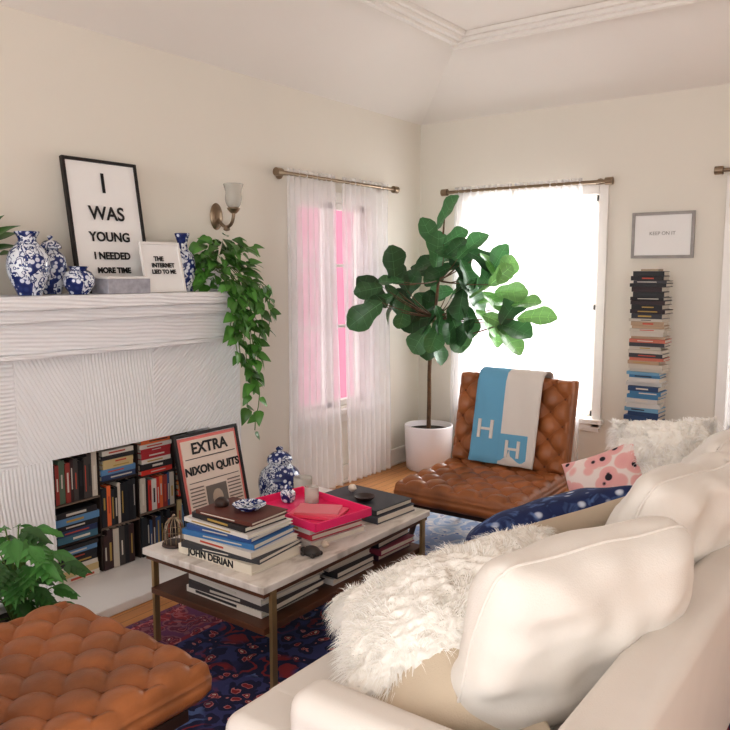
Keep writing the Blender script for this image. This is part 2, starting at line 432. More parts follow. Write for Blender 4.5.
def text(name,s,size,loc,mat,parent,align='CENTER',rot=(math.pi/2,0,0),ext=.0008,bold=0.0):
    cu=bpy.data.curves.new(name,'FONT'); cu.body=s; cu.size=size; cu.align_x=align; cu.align_y='CENTER'; cu.extrude=ext; cu.offset=bold
    cu.materials.append(mat)
    o=bpy.data.objects.new(name,cu); S.collection.objects.link(o); o.parent=parent; o.location=loc; o.rotation_euler=rot; return o
def frame(name,w,h,bw,dep,fmat,loc,rot,mat_w=0,inner=None):
    e=empty(name,loc,rot); m=MB()
    for c,s in(((-w/2+bw/2,0,h/2),(bw,dep,h)),((w/2-bw/2,0,h/2),(bw,dep,h)),((0,0,bw/2),(w-2*bw,dep,bw)),((0,0,h-bw/2),(w-2*bw,dep,bw))): m.box(c,s)
    m.obj('moulding',fmat,e,bevel=.0015)
    box('print_paper',(0,.003,h/2),(w-2*bw,dep*.5,h-2*bw),M['paper'],e)
    return e
# ---------------- room shell ----------------
XL,YB,XR,YF,ZW=-3.12,4.91,2.6,-1.6,2.528
def wall_x(name,openings,x0,x1):
    m=MB(); 
    ys=[YF]+[a for o in openings for a in o[:2]]+[YB+.14]
    for i in range(0,len(ys),2):
        m.box(((x0+x1)/2,(ys[i]+ys[i+1])/2,(ZW+FZ)/2),(x1-x0,ys[i+1]-ys[i],ZW-FZ))
    for a,b,z0,z1 in openings:
        m.box(((x0+x1)/2,(a+b)/2,(z0+FZ)/2),(x1-x0,b-a,z0-FZ)); m.box(((x0+x1)/2,(a+b)/2,(z1+ZW)/2),(x1-x0,b-a,ZW-z1))
    return m.obj(name,M['wall'])
def wall_y(name,openings,y0,y1):
    m=MB(); xs=[XL]+[a for o in openings for a in o[:2]]+[XR]
    for i in range(0,len(xs),2):
        m.box(((xs[i]+xs[i+1])/2,(y0+y1)/2,(ZW+FZ)/2),(xs[i+1]-xs[i],y1-y0,ZW-FZ))
    for a,b,z0,z1 in openings:
        m.box(((a+b)/2,(y0+y1)/2,(z0+FZ)/2),(b-a,y1-y0,z0-FZ)); m.box(((a+b)/2,(y0+y1)/2,(z1+ZW)/2),(b-a,y1-y0,ZW-z1))
    return m.obj(name,M['wall'])
WL=(3.52,4.28,.56,1.9); W1=(-2.72,-1.76,.5,1.95); W2=(-.95,.0,.5,1.95)
wall_x('wall_left',[WL],XL-.14,XL)
wall_y('wall_back',[W1,W2],YB,YB+.14)
box('unseen_wall_right',(XR+.07,2.6,(ZW+FZ)/2),(.14,4.9,ZW-FZ),M['wall'])  # out of view, added to block light so the sofa's outer back darkens
box('floor',((XL+XR)/2,(YF+YB)/2,FZ-.05),(XR-XL+.3,YB-YF+.3,.1),M['floor'])
m=MB(); s=.71; zc=2.84
a=[(XL,YF,ZW),(XR,YF,ZW),(XR,YB,ZW),(XL,YB,ZW)]
i_=[(XL+s,YF+s,zc),(XR-s,YF+s,zc),(XR-s,YB-s,zc),(XL+s,YB-s,zc)]
m.v=a+i_
for k in range(4): m.face((k,(k+1)%4,4+(k+1)%4,4+k),(1,1,1,1))
m.face((4,5,6,7),(1,1,1,1)); m.obj('ceiling',M['ceil'])
m=MB()
for dd,hh,zz in((.14,.03,zc-.012),(.09,.03,zc-.035),(.035,.03,zc-.055)):
    m.box(((XL+XR)/2,YB-s-.06,zz),(XR-XL-2*s-.0,dd,hh))
m.obj('trim_1',M['trim'],bevel=.006)
m=MB()
for dd,hh,zz in((.14,.03,zc-.012),(.09,.03,zc-.035),(.035,.03,zc-.055)):
    m.box((XL+s+.06,(YB+YF)/2-.06,zz),(dd,YB-YF-2*s-.15,hh))
m.obj('trim_2',M['trim'],bevel=.006)
m=MB(); m.box(((XL+XR)/2,YB-.011,FZ+.06),(XR-XL-.03,.022,.12)); m.box(((XL+XR)/2,YB-.016,FZ+.01),(XR-XL-.03,.032,.02)); m.obj('baseboard_back',M['trim'],bevel=.004)
m=MB(); m.box((XL+.011,(3.17+YB)/2,FZ+.06),(.022,YB-3.2,.12)); m.box((XL+.016,(3.17+YB)/2,FZ+.01),(.032,YB-3.2,.02)); m.obj('baseboard_left',M['trim'],bevel=.004)
def window_y(name,o):
    x0,x1,z0,z1=o; m=MB(); cx=(x0+x1)/2; w=x1-x0; y=YB
    for c,sz in(((x0-.03,y-.01,(z0+z1)/2),(.06,.02,z1-z0+.12)),((x1+.03,y-.01,(z0+z1)/2),(.06,.02,z1-z0+.12)),((cx,y-.01,z1+.03),(w,.02,.06)),((cx,y-.025,z0-.02),(w+.16,.05,.03)),((cx,y-.01,z0-.06),(w+.1,.02,.06))): m.box(c,sz)
    yy=y+.07
    for c,sz in(((x0+.02,yy,(z0+z1)/2),(.04,.04,z1-z0)),((x1-.02,yy,(z0+z1)/2),(.04,.04,z1-z0)),((cx,yy,z1-.02),(w,.04,.04)),((cx,yy,z0+.02),(w,.04,.04)),((cx,yy,(z0+z1)/2),(w,.04,.04)),((cx,yy,(z0+z1)/2),(.02,.03,z1-z0))): m.box(c,sz)
    m.obj(name,M['trim'],bevel=.003)
def window_x(name,o):
    a,b,z0,z1=o; m=MB(); c0=(a+b)/2; w=b-a; x=XL
    for c,sz in(((x+.01,a-.03,(z0+z1)/2),(.02,.06,z1-z0+.12)),((x+.01,b+.03,(z0+z1)/2),(.02,.06,z1-z0+.12)),((x+.01,c0,z1+.03),(.02,w,.06)),((x+.025,c0,z0-.02),(.05,w+.16,.03)),((x+.01,c0,z0-.06),(.02,w+.1,.06))): m.box(c,sz)
    xx=x-.07
    for c,sz in(((xx,a+.025,(z0+z1)/2),(.04,.05,z1-z0)),((xx,b-.025,(z0+z1)/2),(.04,.05,z1-z0)),((xx,c0,(z0+z1)/2),(.04,.09,z1-z0)),((xx,c0,z1-.02),(.04,w,.04)),((xx,c0,z0+.02),(.04,w,.04)),((xx,c0,(z0*.6+z1*.4)),(.03,w,.02)),((xx,c0,(z0*.3+z1*.7)),(.03,w,.02))): m.box(c,sz)
    m.obj(name,M['trim'],bevel=.003)
window_x('window_1',WL); window_y('window_2',W1); window_y('window_3',W2)
box('neighbor_building_wall',(-4.9,6.2,1.4),(.2,6.5,3.6),M['pinkwall'])
def rod(name,p0,p1,wall_dir):
    e=empty(name,(0,0,0)); p0=Vector(p0);p1=Vector(p1)
    tube('rod',[p0,p1],.011,M['nickel'],e)
    d=(p1-p0).normalized()
    for p,sg in((p0,-1),(p1,1)):
        tube('finial',[p-d*sg*.01,p+d*sg*.035],.024,M['nickel'],e)
        q=p-d*sg*.07
        tube('bracket',[q,q+Vector(wall_dir)*.078],.009,M['nickel'],e)
        tube('bracket_plate',[q+Vector(wall_dir)*.068,q+Vector(wall_dir)*.078],.028,M['nickel'],e)
    return e
rod('curtain_rod',(XL+.08,3.30,2.02),(XL+.08,4.45,2.02),(-1,0,0))
rod('curtain_rod',(-2.85,YB-.08,2.02),(-1.69,YB-.08,2.02),(0,1,0))
rod('curtain_rod',(-1.03,YB-.08,2.035),(.15,YB-.08,2.035),(0,1,0))
def curtain(name,axis,off,a0,a1,b0,b1,ztop,zbot,waves,amp,seed):
    m=MB(); NX=160; NZ=24
    for j in range(NZ+1):
        t=j/NZ; z=ztop+(zbot-ztop)*t
        for i in range(NX+1):
            s_=i/NX
            q=(a0+(a1-a0)*s_)*(1-t)+(b0+(b1-b0)*s_)*t
            ph=noise.noise(Vector((s_*3,seed,t*.6)))*3
            o_=amp*(.35+.65*min(1,t*4))*math.sin(s_*waves*2*math.pi+ph)+.008*noise.noise(Vector((s_*14,t*3,seed)))
            m.v.append((off+o_,q,z) if axis=='x' else (q,off+o_,z))
    for j in range(NZ):
        for i in range(NX):
            k=j*(NX+1)+i; m.face((k,k+1,k+NX+2,k+NX+1),(1,1,1,1))
    m.obj(name,M['sheer'],smooth=True)
cx=XL+.08
curtain('sheer_curtain','x',cx,3.36,3.80,3.34,3.88,2.05,FZ+.02,9,.022,1)
curtain('sheer_curtain','x',cx,3.87,4.38,3.92,4.42,2.05,FZ+.02,9,.022,2)
cy=YB-.08
curtain('sheer_curtain','y',cy,-2.78,-2.34,-2.80,-2.31,2.05,FZ+.02,9,.022,3)
curtain('sheer_curtain','y',cy,-2.32,-1.85,-2.30,-1.81,2.05,FZ+.02,9,.022,4)
curtain('sheer_curtain','y',cy,-.93,-.45,-.95,-.45,2.07,FZ+.02,9,.022,5)
# ---------------- fireplace ----------------
fp=empty('fireplace')
XW=XL
y0,y1=.75,2.84
def fbox(n,x1,a,b,z0,z1,bev=.006,mat='rib'):
    box(n,((XW+x1)/2,(a+b)/2,(z0+z1)/2),(x1-XW,b-a,z1-z0),M[mat],fp,bevel=bev)
fbox('mantel_shelf',-2.80,y0-.03,2.70,1.305,1.36)
fbox('mantel_shelf_lip',-2.83,y0-.01,2.71,1.255,1.305)
fbox('mantel_cornice',-2.865,y0,2.74,1.13,1.255)
fbox('mantel_bead',-2.85,y0,2.76,1.11,1.13)
fbox('frieze_1',-2.92,y0,1.60,.67,1.11,bev=.002)
fbox('frieze_2',-2.92,1.60,1.90,.67,1.11,mat='ribe',bev=.002)
fbox('frieze_3',-2.92,1.90,2.28,.67,1.11,mat='ribv',bev=.002)
fbox('frieze_4',-2.92,2.28,y1,.67,1.11,mat='ribd',bev=.002)
fbox('pillar_right',-2.92,2.62,y1,.09,.67,mat='ribv',bev=.002)
fbox('pillar_left',-2.92,y0,1.75,.09,.67,mat='ribv',bev=.002)
box('firebox_back',(XW+.012,2.185,.38),(.02,.87,.58),M['dark'],fp)
box('hearth',((XW-2.62)/2,1.97,(FZ+.09)/2),(-2.62-XW,2.34,.04),M['white'],fp,bevel=.005)
mb=MB(); XB=-2.965; D=.13
def vrow(a,b,z0,zh,pal=None):
    y=a
    while True:
        t=random.uniform(.014,.03)
        if y+t>b: break
        h=zh*random.uniform(.84,1.0); c=random.choice(pal or BC)
        mt=basis((XB-D/2-random.uniform(0,.004),y+t,z0+h/2),(0,0,1),(-1,0,0),(0,-1,0))
        book(mb,mt,h,D-.005,t,c,random.choice(LB)); y+=t+.0008
def hstack(a,b,z0,z1,pal=None):
    z=z0
    while True:
        t=random.uniform(.016,.034)
        if z+t>z1: break
        w=(b-a)*random.uniform(.84,.99)
        book(mb,basis((XB-D/2-random.uniform(0,.004),(a+b)/2,z),(0,1,0),(-1,0,0),(0,0,1)),w,D-.005,t,random.choice(pal or BC),random.choice(LB)); z+=t+.0006
dk=[L(30,32,38),L(40,44,50),L(54,80,120),L(60,40,40),L(24,24,26),L(70,66,64),L(150,60,52),L(200,190,176)]
warm=[L(206,60,48),L(226,116,64),L(170,44,52),L(80,34,34),L(36,32,36),L(218,210,202)]
lt=[L(215,208,196),L(200,178,130),L(96,140,180),L(50,66,100),L(180,80,56),L(66,110,130),L(40,40,44)]
vrow(1.765,2.00,.455,.205,dk+[L(60,90,124),L(90,110,90)])
hstack(1.77,1.995,.275,.44,lt+dk[:3]); hstack(1.77,1.99,.092,.262,lt+dk[:2])
vrow(2.01,2.205,.092,.19,dk+lt[:1]); vrow(2.01,2.205,.295,.20,dk+warm[:2]); hstack(2.01,2.20,.51,.655,lt+[L(215,208,196)])
vrow(2.22,2.425,.092,.20,dk+warm[:1]); vrow(2.22,2.425,.31,.17,warm+dk); hstack(2.22,2.42,.49,.665,warm)
vrow(2.44,2.605,.092,.23,warm+lt); hstack(2.44,2.6,.34,.64)
mb.obj('fireplace_books',M['vc'])
sh=MB(); W_=L(120,104,92); WD=L(52,40,34)
for a,b,z,c in((1.765,2.0,.448,W_),(1.765,2.0,.268,WD),(2.003,2.21,.289,W_),(2.003,2.21,.503,WD),(2.215,2.43,.302,W_),(2.215,2.43,.484,WD),(2.435,2.61,.33,WD)):
    sh.box((XB-.068,(a+b)/2,z),(.13,b-a,.007),c)
for y in(2.0035,2.2125,2.4325): sh.box((XB-.07,y,.37),(.125,.005,.555),WD)
sh.obj('book_cubby_shelf',M['vc'])
pe=frame('framed_newspaper_poster',.41,.60,.016,.02,M['black'],(-2.72,2.525,.095),(-math.radians(12.5),0,math.pi/2))
pm=MB(); P1=L(228,210,196)
pm.box((0,-.004,.30),(.374,.006,.56),L(220,120,112)); pm.box((0,-.008,.30),(.345,.006,.53),P1)
pm.box((0,-.0125,.23),(.13,.004,.20),L(110,100,92)); pm.sphere((0,-.014,.265),.036,L(180,160,140),sc=(1,.1,1.2)); pm.box((0,-.0145,.175),(.1,.003,.07),L(60,54,50))
for r in range(18):
    for xx in(-.12,.12): pm.box((xx,-.012,.335-r*.017),(.085,.002,.006),L(120,105,95))
pm.box((0,-.012,.475),(.32,.002,.004),L(60,50,50)); pm.box((0,-.012,.36),(.32,.002,.003),L(60,50,50))
pm.obj('newsprint',M['vc'],pe)
text('masthead','EXTRA',.075,(0,-.0125,.52),M['ink'],pe,bold=.002); text('headline','NIXON QUITS',.054,(0,-.0125,.415),M['ink'],pe,bold=.002)
# ---------------- mantel objects ----------------
MZ=1.361
def vase(name,prof,loc,lid=False,k=1.0):
    e=empty(name,loc); lathe('body',[(a*k,b*k) for a,b in prof],M['porc'],e); return e
vase('porcelain_vase',[(0,0),(.045,0),(.05,.01),(.080,.08),(.086,.13),(.074,.18),(.045,.215),(.036,.235),(.05,.262),(.044,.262),(.03,.235)],(-2.90,1.675,MZ),k=.95)
vase('ginger_jar',[(0,0),(.035,0),(.038,.01),(.054,.06),(.062,.11),(.056,.155),(.034,.18),(.034,.19),(.044,.192),(.042,.205),(.025,.222),(.008,.228),(.012,.24),(0,.247)],(-3.0,1.835,MZ))
vase('porcelain_bowl_jar',[(0,0),(.04,0),(.045,.008),(.066,.04),(.07,.07),(.055,.1),(.036,.112),(.044,.125),(.04,.125),(.03,.11)],(-2.875,1.88,MZ),k=.92)
vase('porcelain_bottle',[(0,0),(.042,0),(.048,.01),(.058,.07),(.06,.13),(.052,.175),(.028,.205),(.024,.235),(.036,.275),(.031,.275),(.018,.235)],(-2.95,2.50,MZ))
f1=frame('framed_eye_chart_print',.385,.60,.014,.02,M['black'],(-2.975,2.135,MZ),(-math.radians(9),0,math.pi/2))
for t_,z,sz in(('I',.49,.125),('WAS',.355,.085),('YOUNG',.25,.058),('I NEEDED',.165,.044),('MORE TIME',.10,.034)): text('letters_'+t_.split()[0].lower(),t_,sz,(0,-.007,z),M['ink'],f1,bold=.0015)
bx=empty('decorative_box',(-2.87,2.085,MZ)); box('box_body',(0,0,.032),(.12,.22,.064),simple('box_shell',L(178,176,184),.4,var=.15,vs=40),bx,bevel=.003); box('box_lid',(0,0,.069),(.124,.224,.010),M['white'],bx,bevel=.003)
f2=frame('framed_quote_print',.225,.235,.012,.016,M['white'],(-2.86,2.325,MZ),(-math.radians(12),0,math.pi/2))
text('quote_a','THE',.03,(-.02,-.006,.155),M['ink'],f2,bold=.001);text('quote_b','INTERNET',.028,(0,-.006,.125),M['ink'],f2,bold=.001);text('quote_c','LIED TO ME',.026,(0,-.006,.095),M['ink'],f2,bold=.001)
pl=empty('potted_mantel_plant',(-2.98,1.475,MZ)); lathe('pot',[(0,0),(.05,0),(.055,.01),(.07,.11),(.072,.12),(.062,.12),(.06,.1),(0,.1)],M['porc'],pl)
mb=MB()
for k in range(40):
    a=random.uniform(0,6.28); el=random.uniform(.3,1.3)
    d=(math.cos(a)*math.cos(el)*.5+.1,math.sin(a)*math.cos(el),math.sin(el))
    g=random.uniform(.7,1.3)
    b=Vector((0,0,.12))+Vector(d)*random.uniform(.04,.14); leafgeo(mb,b,d,(.4,0,1),.115,.055,LANCE,.5,.2,(.05*g,.14*g,.03*g,1),k=6)
mb.obj('leaves',M['leaf'],pl,smooth=True)
# pothos
po=empty('potted_pothos',(-2.93,2.655-.01,MZ)); lathe('pot',[(0,0),(.045,0),(.05,.01),(.062,.1),(.064,.11),(.055,.11),(.053,.09),(0,.09)],M['pot'],po)
mb=MB(); rnd=random.Random(3)
def pleaf(p,d,sz=None):
    g=rnd.uniform(.6,1.9); sz=sz or rnd.uniform(.05,.085)
    leafgeo(mb,p,d,(.6+rnd.uniform(-.5,.5),rnd.uniform(-.5,.5),.8),sz,sz*.74,HEART,rnd.uniform(.2,.6),.2,(.06*g,.17*g,.03*g,1),k=6)
for k in range(190):
    a=rnd.uniform(0,6.28); rr=rnd.random()**.5
    P=Vector((rr*.12*math.cos(a)+.03,.085+rr*.17*math.sin(a),.12+rnd.uniform(-.12,.17)*(1.1-rr*.4)))
    P.x=max(P.x,-.12)
    d=Vector((math.cos(a)+.4,math.sin(a)+.1,rnd.uniform(-.8,.5)))
    if P.z<.03: P.x=max(P.x,.14)
    pleaf(P,d)
vi=0
for ty,ln,ph in((-.02,.20,0),(.02,.36,1),(.07,.46,2),(.11,.60,3),(.15,.50,4),(.20,.36,5),(.25,.22,6),(.05,.40,7),(.13,.74,8)):
    pts=[(0,0,.1),(.08,ty*.6,.12),(.16,ty,.02)]
    n_=int(ln/.06)
    for q in range(1,n_+1):
        pts.append((.16+.012*math.sin(q*1.3+ph),ty+.02*math.sin(q*.8+ph)+.004*q*math.sin(ph),.02-ln*q/n_))
    tube('vine_%d'%vi,pts,.0025,M['vine'],po); vi+=1
    for q in range(2,len(pts)):
        for w_ in range(3 if q<6 else (2 if rnd.random()<.5 else 1)):
            a=rnd.uniform(-1.4,1.4)
            d=Vector((math.cos(a)*.6,math.sin(a),rnd.uniform(-.9,-.1))); pleaf(Vector(pts[q])+Vector((0,0,rnd.uniform(-.02,.02))),d)
mb.obj('leaves',M['leaf'],po,smooth=True)
sc=empty('wall_sconce',(XL,2.88,1.75))
o_=lathe('backplate',[(0,0),(.04,0),(.043,.006),(.032,.014),(.02,.02),(0,.022)],M['nickel'],sc); o_.rotation_euler=(0,math.pi/2,0); o_.scale=(1.6,1,1)
tube('arm',[(.015,0,-.01),(.05,0,-.06),(.11,0,-.055),(.135,0,-.01),(.135,0,.02)],.009,M['nickel'],sc,kind='NURBS')
lathe('arm_knop',[(0,0),(.014,.004),(.018,.012),(.012,.022),(0,.026)],M['nickel'],sc,loc=(.08,0,-.08))
lathe('cup',[(0,.0),(.012,0),(.022,.008),(.032,.02),(.032,.03),(0,.03)],M['nickel'],sc,loc=(.135,0,.01))
lathe('shade',[(.022,0),(.036,.015),(.044,.05),(.042,.085),(.052,.12),(.049,.12),(.039,.085),(.041,.05),(.033,.017),(.02,.003)],M['glass'],sc,loc=(.135,0,.038))
vase('temple_jar',[(0,0),(.075,0),(.08,.01),(.095,.09),(.112,.19),(.116,.25),(.10,.3),(.062,.335),(.058,.345),(.068,.35),(.066,.375),(.04,.4),(.015,.408),(.02,.425),(0,.438)],(-2.77,2.975,.091))
# ---------------- rugs ----------------
box('area_rug',(-1.28,1.70,FZ+.005),(2.4,2.86,.01),M['rug'])
box('pale_area_rug',(-1.45,3.62,FZ+.005),(2.06,.96,.01),M['rug2'])
# ---------------- coffee table ----------------
ct=empty('coffee_table',(-1.98,2.22,FZ+.011)); TZ=.38
box('table_top',(0,0,TZ-.0125),(.62,1.02,.025),M['marble'],ct,bevel=.003)
box('top_rail',(0,0,TZ-.034),(.60,1.0,.016),M['walnut'],ct)
box('lower_shelf',(0,0,.215),(.58,.98,.022),M['walnut'],ct,bevel=.002)
m=MB()
for sx in(-1,1):
    for sy in(-1,1): m.box((sx*.302,sy*.46,.185),(.014,.024,.37))
for sy in(-1,1): m.box((0,sy*.46,.195),(.61,.012,.012))
m.obj('legs',M['brass'],ct,bevel=.001)
tz=FZ+.011+TZ+.001
s1=empty('book_stack',(-1.955,1.885,tz)); mb=MB(); z=0
specs=[(.37,.25,.034,L(222,214,198)),(.35,.25,.018,L(60,62,66)),(.34,.24,.022,L(214,206,196)),(.33,.23,.020,L(60,116,168)),(.30,.22,.018,L(50,84,140)),(.33,.22,.015,L(220,214,208)),(.28,.2,.020,L(38,34,36)),(.27,.19,.014,L(96,50,40))]
for w,d,h,c in specs:
    a=random.uniform(-.12,.12); mt=Matrix.Translation((random.uniform(-.012,.012),0,z))@Matrix.Rotation(a if z>0 else 0,4,'Z'); book(mb,mt,w,d,h,c,random.choice(LB) if z>0 else None); z+=h+.0008
mb.obj('books',M['vc'],s1)
text('spine_title','JOHN DERIAN',.036,(-.02,-.1262,.017),M['ink'],s1,bold=.0008)
e=empty('trinket_dish',(-1.92,1.90,tz+z+.001)); lathe('dish',[(0,0),(.035,0),(.05,.010),(.060,.018),(.058,.02),(.045,.012),(0,.006)],M['porc'],e)
e=empty('trinket_box',(-2.03,1.87,tz+z+.001)); lathe('lid_box',[(0,0),(.022,0),(.026,.008),(.024,.02),(.01,.03),(0,.03)],M['darkwood'],e)
s2=empty('book_stack',(-1.93,2.235,tz),(0,0,math.radians(-9))); mb=MB(); z=0
for w,d,h,c in[(.36,.28,.024,L(214,206,200)),(.34,.26,.022,L(190,60,76)),(.33,.27,.02,L(216,210,204))]:
    book(mb,Matrix.Translation((0,0,z)),w,d,h,c,random.choice(LB)); z+=h+.001
mb.obj('books',M['vc'],s2)
tr=empty('serving_tray',(-1.93,2.235,tz+z+.001),(0,0,math.radians(-9))); m=MB()
m.box((0,0,.003),(.42,.29,.006))
for sx in(-1,1): m.box((sx*.207,0,.018),(.006,.29,.03))
for sy in(-1,1): m.box((0,sy*.142,.018),(.42,.006,.03))
m.obj('tray',M['pink'],tr,bevel=.002)
ttz=tz+z+.009
e=empty('porcelain_jar',(-2.07,2.27,ttz)); lathe('body',[(0,0),(.022,0),(.03,.02),(.03,.04),(.018,.052),(.02,.06),(.008,.07),(0,.074)],M['porc'],e)
e=empty('jar_candle',(-1.99,2.325,ttz)); lathe('holder',[(0,0),(.026,0),(.029,.003),(.029,.06),(.026,.06),(.025,.045)],M['glass'],e); lathe('wax',[(0,.003),(.024,.003),(.024,.042),(0,.044)],M['wax'],e,dense=False); tube('wick',[(0,0,.043),(.001,0,.054)],.001,M['ink'],e)
e=empty('magazine_stack',(-1.87,2.225,ttz),(0,0,.3)); mb=MB()
book(mb,Matrix.Translation((0,0,0)),.2,.15,.01,L(235,90,120)); book(mb,Matrix.Translation((0,0,.0105))@Matrix.Rotation(.2,4,'Z'),.17,.12,.008,L(225,120,130)); mb.obj('magazines',M['vc'],e)
def shell(loc,k,col):
    e=empty('spiral_shell',loc); m=MB()
    for q in range(9):
        t=q/8; a=q*1.0; r=.022*k*(1-t*.85)
        m.sphere((math.cos(a)*r*.35+t*.03*k,math.sin(a)*r*.35,.018*k),r*.8,col,10,6)
    m.v=[(x,y,max(zz,0)) for x,y,zz in m.v]; m.obj('shell',M['vc'],e,smooth=True)
shell((-1.75,2.16-.05,tz),.8,L(214,196,176))
e=empty('glass_tumbler',(-2.19,2.50,tz)); lathe('glass',[(0,0),(.032,0),(.038,.005),(.042,.1),(.039,.1),(.034,.008),(0,.008)],M['glass'],e)
s3=empty('book_stack',(-1.91,2.575,tz),(0,0,math.radians(-4))); mb=MB(); z=0
for w,d,h,c in[(.36,.25,.03,L(74,76,84)),(.34,.24,.022,L(50,52,58))]:
    book(mb,Matrix.Translation((0,0,z)),w,d,h,c,random.choice(LB)); z+=h+.001
mb.obj('books',M['vc'],s3)
e=empty('coaster_bowl',(-1.88,2.54,tz+z+.001)); lathe('bowl',[(0,0),(.03,0),(.045,.014),(.043,.016),(.02,.005),(0,.005)],M['darkwood'],e)
shell((-2.0,2.60,tz+z+.001),1.0,L(226,212,196))
e=empty('carved_stone_turtle',(-1.735,2.025,tz)); m=MB(); m.sphere((0,0,.012),.03,L(50,44,42),14,8,sc=(1.2,.9,.75)); m.sphere((-.04,0,.012),.011,L(50,44,42)); 
for sx in(-1,1):
    for sy in(-1,1): m.sphere((sx*.022,sy*.022,.006),.009,L(50,44,42))
for i,v in enumerate(m.v): m.v[i]=(v[0],v[1],max(v[2],.0))
m.obj('turtle_body',M['vc'],e,smooth=True)
e=empty('birdcage_ornament',(-2.215,1.80,tz)); lathe('base',[(0,0),(.042,0),(.044,.006),(.04,.012),(0,.014)],M['darkwood'],e)
for k in range(12):
    a=math.pi*2*k/12
    tube('wire_%d'%k,[(.036*math.cos(a),.036*math.sin(a),.01),(.037*math.cos(a),.037*math.sin(a),.06),(.03*math.cos(a),.03*math.sin(a),.085),(.014*math.cos(a),.014*math.sin(a),.102),(0,0,.108)],.002,M['nickel'],e)
tube('ring',[(.037*math.cos(a*.3927),.037*math.sin(a*.3927),.055) for a in range(16)],.0016,M['nickel'],e,cyclic=True)
lathe('knob',[(0,0),(.006,.003),(.006,.009),(0,.014)],M['nickel'],e,loc=(0,0,.106))
lz=FZ+.011+.215+.0125
for (x,y,w,d,cols) in((-1.93,1.93,.42,.32,[L(216,210,202),L(60,56,58),L(206,200,194),L(190,184,176)]),(-1.9,2.27,.36,.26,[L(216,212,208),L(50,48,52),L(210,200,190)]),(-1.9,2.56,.36,.24,[L(70,40,60),L(150,60,80),L(40,40,46),L(120,60,90)])):
    e=empty('book_stack',(x,y,lz)); mb=MB(); z=0
    for c in cols:
        book(mb,Matrix.Translation((random.uniform(-.02,.02),0,z))@Matrix.Rotation(random.uniform(-.05,.05),4,'Z'),w*random.uniform(.9,1),d*random.uniform(.9,1),.024,c,random.choice(LB)); z+=.0248
    mb.obj('books',M['vc'],e)
# ---------------- armchairs ----------------
def armchair(loc,rotz,dz=0):
    e=empty('armchair',loc,(0,0,rotz))
    tufted('seat',.67,.65,.115,.145,.036,Matrix.Translation((0,-.03,.310+dz)),e)
    Ln=math.radians(13); c,s_=math.cos(Ln),math.sin(Ln)
    tufted('back',.655,.50,.13,.145,.042,basis((0,.335,.585),(1,0,0),(0,s_,c),(0,-c,s_)),e)
    box('frame',(0,0,.232),(.60,.60,.035),M['darkwood'],e,bevel=.004)
    box('back_panel',(0,.405,.575),(.64,.025,.50),M['leather'],e,bevel=.01,mtx=Matrix.Rotation(-Ln,4,'X'))
    for sx in(-1,1):
        for sy in(-1,1):
            tube('leg_%d'%(1+(sx>0)+2*(sy>0)),[(sx*.25,sy*.24,.225),(sx*.285,sy*.29,.008)],.02,M['darkwood'],e,radii=[1.0,.55])
    return e
ch=armchair((-1.79,3.46,FZ+.01),math.radians(2))
armchair((-1.80,.95,FZ+.01),math.radians(180),.02)
th=empty('throw_blanket',(-1.79,3.46,FZ+.01),(0,0,math.radians(2))); mb=MB()
prof=[(.185,.375),(.205,.42),(.222,.50),(.240,.58),(.258,.66),(.276,.74),(.292,.805),(.318,.848),(.355,.862),(.40,.86),(.44,.845),(.462,.80),(.462,.72),(.455,.62),(.446,.55)]
NXc=24
for (y,z) in prof:
    for i in range(NXc+1):
        x=-.185+.37*i/NXc; wv=.004*math.sin(x*50+z*6)
        mb.v.append((x,y-.012+wv,z+.004))
for j in range(len(prof)-1):
    for i in range(NXc):
        c=L(112,172,204) if i<NXc*.45 else L(222,215,208)
        k=j*(NXc+1)+i; mb.face((k,k+1,k+NXc+2,k+NXc+1),c)
mb.obj('blanket',M['fabric'],th,smooth=True,solid=.008)
hm=MB()
def Hh(cx_,cz,sz,col):
    def yy(z): return np.interp(z,[p[1] for p in prof[:8]],[p[0] for p in prof[:8]])-.012-.0095
    for dx in(-1,1): hm.box((0,0,0),(sz*.17,.008,sz),col,Matrix.Translation((cx_+dx*sz*.36,float(yy(cz)),cz))@Matrix.Rotation(-.22,4,'X'))
    hm.box((0,0,0),(sz*.6,.008,sz*.14),col,Matrix.Translation((cx_,float(yy(cz)),cz))@Matrix.Rotation(-.22,4,'X'))
Hh(-.105,.555,.10,L(222,216,210))
def yq(z): return float(np.interp(z,[p[1] for p in prof[:8]],[p[0] for p in prof[:8]]))
hm.box((0,0,0),(.155,.010,.15),L(112,172,204),Matrix.Translation((.062,yq(.465)-.0155,.465))@Matrix.Rotation(-.2,4,'X'))
for dx in(-1,1): hm.box((0,0,0),(.016,.010,.09),L(222,216,210),Matrix.Translation((.062+dx*.033,yq(.465)-.0235,.465))@Matrix.Rotation(-.2,4,'X'))
hm.box((0,0,0),(.055,.010,.013),L(222,216,210),Matrix.Translation((.062,yq(.465)-.0235,.465))@Matrix.Rotation(-.2,4,'X'))
hm.obj('letters',M['fabric'],th)
